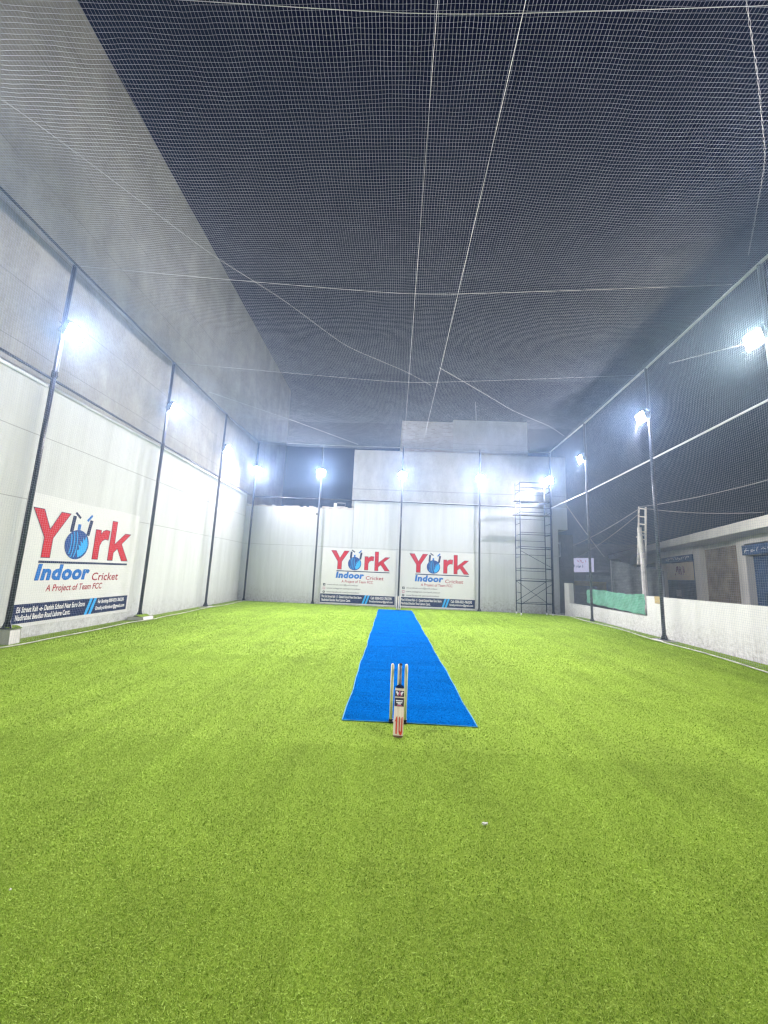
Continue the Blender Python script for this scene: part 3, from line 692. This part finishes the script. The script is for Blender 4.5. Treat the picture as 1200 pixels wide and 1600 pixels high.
# red strokes at the toe
rs = simple('red_brush_stroke', (.62, .07, .03), .5, .2, 30)
flat([(-.040,.150),(-.027,.195),(-.016,.205),(-.015,.03),(-.030,.03),(-.030,.150)], rs, blade, 'red_stroke', -.0122)
flat([(.002,.19),(.014,.205),(.015,.07),(.019,.055),(.025,.055),(.029,.07),(.031,.19),(.043,.20),(.043,.05),(.035,.022),(.014,.022),(.003,.05)], rs, blade, 'red_stroke', -.0122)

lt = MB(); ring = [(.026*math.cos(a)*(1+.25*math.sin(3*a)), .016*math.sin(a)*(1+.2*math.cos(2*a))) for a in np.linspace(0, 2*math.pi, 13)[:-1]]
lt.add([(x, y, .016+.008*math.sin(i*2.1)) for i, (x, y) in enumerate(ring)] + [(0,0,.024)] + [(x*.8, y*.8, .004) for x, y in ring], [(i, (i+1) % 12, 12) for i in range(12)] + [(i, i+13, (i+1) % 12+13, (i+1) % 12) for i in range(12)])
o = lt.build('wrapper', M['litter']); o.location = (.74, 3.05, .010); o.scale = (.8, .7, .8); tag(o, 'crumpled white scrap of wrapper on the turf in front of the mat', 'litter')
o = link('paper_scrap', o.data.copy()); o.location = (-1.93, 2.27, .02); o.scale = (.25, .35, .3); tag(o, 'tiny white paper speck on the turf near the left edge of the photo', 'litter')

# ------------------------------------------------------------------ scaffold tower
sf = empty('scaffold_tower', (7.0, 19.15, .03), 0, 'tall narrow steel scaffold tower on castors by the back right corner', 'scaffold')
zl = 6.45
def end_frame(x):
    e = MB()
    for y in (-.36, .36): e.tube([(x, y, .10), (x, y, zl+(.12 if y > 0 else 0))], .022, 8)
    for z in (.55, 1.05, 1.62, 1.68, 2.2, 2.75, 3.2, 3.26, 3.85, 4.4, 4.93, 5.5, 6.0, 6.4): e.tube([(x, -.36, z), (x, .36, z)], .014, 6)
    return e.build('end_frame', M['steel'], sf, True)
end_frame(-.74); end_frame(.74)
for z, r_ in ((.55,.018),(.62,.012),(1.62,.018),(1.72,.012),(2.22,.018),(3.15,.018),(3.25,.016),(3.85,.018),(3.95,.014),(4.95,.016),(5.42,.018),(6.2,.014),(6.45,.016)):
    MB().tube([(-.74,-.36,z),(.74,-.36,z)], r_, 6).build('ledger', M['steel'], sf, True)
for z in (.5, 1.6, 2.1, 2.9, 3.6, 4.7, 5.5, 6.2):
    MB().tube([(-.74,.36,z),(.74,.36,z)], .013, 6).build('ledger', M['steel'], sf, True)
for y, z0, z1, dd in ((-.37,.5,1.5,0),(-.37,2.28,3.05,1),(.37,.6,1.6,0),(.37,.6,1.6,1)):
    a, b = ((-.74, .74) if not dd else (.74, -.74))
    MB().tube([(a,y,z0),(b,y,z1)], .012, 6).build('cross_brace', M['steel'], sf, True)
MB().tube([(-.74,-.37,3.05),(.74,-.37,2.28)], .012, 6).build('cross_brace', M['steel'], sf, True)
MB().box((-.98,-.34,5.50),(.80,-.04,5.545)).build('plank', M['plank'], sf); MB().box((-1.02,-.34,4.80),(.84,-.06,4.845)).build('plank', M['plank'], sf)
c0 = None
for x in (-.74, .74):
    for y in (-.36, .36):
        if c0 is None:
            cm = MB(); cm.tube([(-.02,0,0),(.02,0,0)], .055, 14); cm.box((-.03,-.012,.02),(-.022,.012,.10)).box((.022,-.012,.02),(.03,.012,.10)); c0 = cm.build('castor', M['castor'], sf); c = c0
        else: c = c0.copy(); COL.objects.link(c); c.parent = sf
        c.location = (x, y, .055)

# small things on the back wall
o = empty('wall_box', (-2.85, 20.42, 5.16), 0, 'small white box with a bare frame on top of the low back wall', 'box')
MB().box((-.36,0,0),(-.20,.15,.20)).build('box_body', M['white_pipe'], o, bevel=.01)
fr = MB().tube([(-.19,.08,.02),(.25,.08,.02),(.25,.08,.22),(-.19,.08,.22)], .012, 6); fr.build('bare_frame', M['white_pipe'], o)
o = empty('hanging_lamp_holder', (-4.05, 20.40, 4.72), 0, 'small dark fitting hanging on a cable below the top of the low back wall', 'fitting')
MB().tube([(.05,0,.42),(.045,-.03,.36),(.02,-.02,.15),(-.02,-.02,.05)], .008, 6).build('cable', M['wire'], o)
MB().tube([(-.03,-.03,-.05),(-.03,-.03,0),(-.02,-.02,.05)], [.05,.045,.015], 10).build('socket', M['black'], o)

# ------------------------------------------------------------------ green cloth on the low wall
n, k = 170, 34; u, v = np.meshgrid(np.linspace(0, 1, n), np.linspace(0, 1, k))
yy = 12.98 + u*4.25; top = 1.41 - .03*u - .035*np.sin(u*math.pi*2) + .012*np.sin(u*23) + .006*np.sin(u*71); bot = .74 + .10*u + .015*np.sin(u*31)
z = bot + v*(top-bot)
def tri(a): return np.abs((a/math.pi) % 2 - 1)*2 - 1
xx = -.045 + .010*np.sin(u*29+v*2) - .008*np.sin(v*7+u*9) + .010*tri(u*64+v*7+1.5*np.sin(v*5)) + .007*tri(u*31-v*11) + .004*tri(u*150+v*21+np.sin(u*30))
i = np.arange(n*k).reshape(k, n); f = np.stack([i[:-1,:-1], i[:-1,1:], i[1:,1:], i[1:,:-1]], -1).reshape(-1, 4)
gc = link('green_cloth', raw_mesh('green_cloth', np.stack([xx, yy, z], -1).reshape(-1, 3), f, M['cloth_green'], 4))
gc.location = (7.55, 0, 0); gc.rotation_euler = (0, 0, -TH); sm_ = gc.modifiers.new('s', 'SOLIDIFY'); sm_.thickness = .004
gc.data.polygons.foreach_set('use_smooth', [True]*len(gc.data.polygons)); tag(gc, 'crumpled green cloth hung over the gap in the low white wall', 'cloth')

# ------------------------------------------------------------------ street behind: shops, mast, wires
sh = empty('shop_row', (12.4, 12.8, 0), math.atan2(.951, .31), 'row of shuttered roadside shops under one flat concrete roof slab, beyond the right net', 'shops')
# local x runs away along the row, +y towards the pitch, facade at y=-0.9
MB().box((-12, -5, 3.80), (24, 0, 4.18)).build('roof_slab', M['shop_wall'], sh)
fa = MB()
for a, b in ((-12, -1.2), (3.55, 4.2), (7.75, 8.45), (13.2, 14.45), (20.9, 24)): fa.box((a, -1.4, -.06), (b, -.9, 3.797))
fa.box((8.452, -1.38, 3.42), (13.198, -.86, 3.795)).box((14.452, -1.38, 3.22), (20.898, -.92, 3.795)).box((-1.198, -1.38, 3.5), (3.548, -.84, 3.795)).box((4.202, -1.38, 3.58), (7.748, -1.12, 3.795))
fa.build('wall', M['shop_wall'], sh)
def shutter(a, b, z1, m, y=-1.15):
    s_ = MB(); z = -.05; 
    while z < z1-.02:
        s_.add([(a,y,z),(b,y,z),(b,y+.022,z+.03),(a,y+.022,z+.03),(b,y,z+.075),(a,y,z+.075)], [(0,1,2,3),(3,2,4,5)]); z += .0755
    return s_.build('shutter', m, sh)
shutter(4.21, 7.74, 3.58, M['brown_shutter']); shutter(-1.19, 3.54, 3.05, M['blue_shutter']); shutter(14.46, 20.89, 3.0, M['grey_shutter']); shutter(8.46, 13.19, 3.05, M['blue_shutter'])
sg = MB().box((-1.15,-.90,3.06),(3.6,-.82,3.45)).build('sign_board', M['blue_shutter'], sh)
def scrawl(parent, x0, x1, z0, z1, y, m, n_, name, w=.014):
    mb = MB()
    for i in range(n_):
        x = x1-(x1-x0)*(i+.5)/n_; ww = (x1-x0)/n_
        p = [(x+ww*random.uniform(-.5,.5), y, random.uniform(z0, z1)) for _ in range(4)]
        mb.tube(p, w, 4)
    return mb.build(name, m, parent)
scrawl(sg, -.4, 3.4, 3.14, 3.38, -.81, M['p_white'], 10, 'sign_lettering')
sg = MB().box((8.5,-.90,3.06),(13.1,-.83,3.40)).build('sign_board', M['blue_shutter'], sh)
scrawl(sg, 8.8, 12.3, 3.13, 3.34, -.82, M['p_white'], 12, 'sign_lettering')
po = MB().box((8.75,-.96,2.05),(12.6,-.93,3.02)).build('paper_notice', M['paper'], sh)
scrawl(po, 9.8, 11.2, 2.3, 2.9, -.92, M['red_ink'], 7, 'notice_lettering', .022)
MB().box((10.6,-.96,1.1),(11.3,-.94,1.5)).build('paper_slip', M['p_white'], sh)

# whitewashed mast with a ladder-like lattice lashed to it
mt = empty('lattice_mast', (10.55, 16.35, 0), RAD(-60), 'whitewashed roadside post with a leaning ladder-like lattice tied to its upper half', 'mast')
MB().tube([(0,0,-.05),(-.02,0,2.7),(-.09,0,4.1)], [.105,.10,.085], 8).build('post', M['mast'], mt)
la = MB(); A0, A1 = Vector((-.28,.10,2.55)), Vector((-.10,.10,5.02)); B0, B1 = Vector((.02,.10,2.50)), Vector((.17,.10,4.95))
la.tube([A0, A1], .034, 6).tube([B0, B1], .040, 6)
for t_ in (.03, .16, .30, .44, .57, .70, .83, .97): la.tube([A0.lerp(A1, t_), B0.lerp(B1, t_)], .028, 6)
la.build('lattice', M['mast'], mt)
lash = MB()
for z, a in ((2.75, .02), (2.95, -.04), (3.7, -.03)): lash.tube([(-.30,.14,z),(0,.16,z+.08),(.13,.08,z+.12),(.1,-.08,z+.1),(-.2,-.05,z+.02),(-.30,.14,z)], .018, 6)
lash.build('lashing', M['rope'], mt)

def cable(a, b, sag, r, label):
    pts = []
    for i in range(25):
        t_ = i/24; p = Vector(a).lerp(Vector(b), t_); p.z -= sag*4*t_*(1-t_); pts.append(p)
    return tag(MB().tube(pts, r, 5).build('cable', M['wire'], None, True), label, 'cable', 'cables over the street')
cable((10.5, 16.35, 4.9), (11.4, 32.0, 3.6), .5, .014, 'slack cable running from the mast top away over the street')
cable((10.5, 16.35, 4.7), (12.2, 33.0, 2.7), .7, .012, 'lower slack cable running from the mast away over the street')
cable((10.5, 16.35, 4.95), (12.5, 13.0, 4.3), .12, .014, 'cable from the mast top down to the shop roof slab')
cable((10.5, 16.35, 4.98), (11.6, 6.0, 5.6), .35, .012, 'cable from the mast top towards the right edge of the photo')
cable((9.3, 20.8, 6.0), (11.2, 20.5, 3.05), .05, .022, 'pale stay running steeply down from the back house to the street')

# far end of the street: lit sign, stall, awning, dark house
sgn = empty('shop_sign', (13.65, 28.0, 2.30), RAD(-8), 'glowing pale violet shop sign beyond the left end of the green cloth', 'sign')
MB().box((-.95, 0, 0), (.85, .06, 1.12)).build('sign_case', M['dark_cement'], sgn)
fc = MB().add([(-.93,-.006,.02),(.83,-.006,.12),(.83,-.006,1.10),(-.93,-.006,1.05)], [(0,1,2,3)]).build('lit_face', emit('lit_sign_face', (.74, .72, 1.0), .7), sgn)
scrawl(fc, -.6, .1, .35, .6, -.012, M['p_ball'], 7, 'sign_lettering', .02); scrawl(fc, -.3, .4, .7, .95, -.012, M['p_pink'], 4, 'sign_lettering', .02)
stl = empty('market_stall', (13.0, 26.0, 0), RAD(-8), 'small straw coloured stall with a dark opening under the glowing sign', 'stall')
MB().box((-1.1,0,-.05),(1.2,.8,.95)).build('counter', M['dark_cement'], stl)
fr = MB().box((-1.1,.05,.95),(-.75,.75,1.75)).box((.65,.05,.95),(1.2,.75,1.75)).box((-.749,.05,1.45),(.649,.75,1.75)); fr.build('stall_front', M['yellow'], stl)
MB().box((-1.4,-.2,1.76),(1.5,1.0,1.83)).build('awning', M['grey_shutter'], stl)
far = empty('far_house', (18.5, 36.0, 0), RAD(-12), 'dim grey house closing the far end of the street behind the glowing sign', 'house')
MB().box((-9,0,-.05),(8,6,5.2)).build('wall', M['dark_cement'], far)
fd = None
for x in (-6.5, -3.5, -.5, 2.5):
    w_ = MB().box((x,-.04,.0),(x+2.0,-.003,2.3)).build('shutter', M['grey_shutter'], far)
MB().box((-9.2,-1.2,2.6),(8.2,-.005,2.75)).build('awning', M['dark_cement'], far)
sht = empty('canvas_awning', (12.6, 20.6, 0), RAD(-20), 'drooping grey canvas sheet hung on a thin post behind the green cloth', 'awning')
MB().tube([(-.9,0,-.05),(-.9,0,2.95)], .03, 6).build('post', M['wire'], sht)
n, k = 24, 12; u, v = np.meshgrid(np.linspace(0, 1, n), np.linspace(0, 1, k)); x = -.85+u*2.3; z = 2.85-.45*u-(v)*(2.2-.2*u)+.06*np.sin(u*9); y = .10*np.sin(u*16)+.06*np.sin(u*31)*v
i = np.arange(n*k).reshape(k, n); f = np.stack([i[:-1,:-1], i[:-1,1:], i[1:,1:], i[1:,:-1]], -1).reshape(-1, 4)
cv = link('canvas', raw_mesh('canvas', np.stack([x, y, z], -1).reshape(-1, 3), f, simple('grey_canvas', (.22,.24,.24), .9, .25, 4), 4), sht); sm_ = cv.modifiers.new('s', 'SOLIDIFY'); sm_.thickness = .01

# ------------------------------------------------------------------ haze in the floodlit air
hz = MB().box((-50,-30,-1.06),(65,85,15.6)).build('haze', M['black']); hz.data.materials.clear()
hmat = bpy.data.materials.new('night_haze'); hmat.use_nodes = True; t = hmat.node_tree; t.nodes.clear()
pv = t.nodes.new('ShaderNodeVolumePrincipled'); pv.inputs['Color'].default_value = (.40, .62, 1, 1); pv.inputs['Density'].default_value = HAZE; pv.inputs['Anisotropy'].default_value = .8
oo = t.nodes.new('ShaderNodeOutputMaterial'); t.links.new(pv.outputs[0], oo.inputs['Volume']); hz.data.materials.append(hmat)
tag(hz, 'pale floodlit haze in the night air', 'haze', kind='stuff')
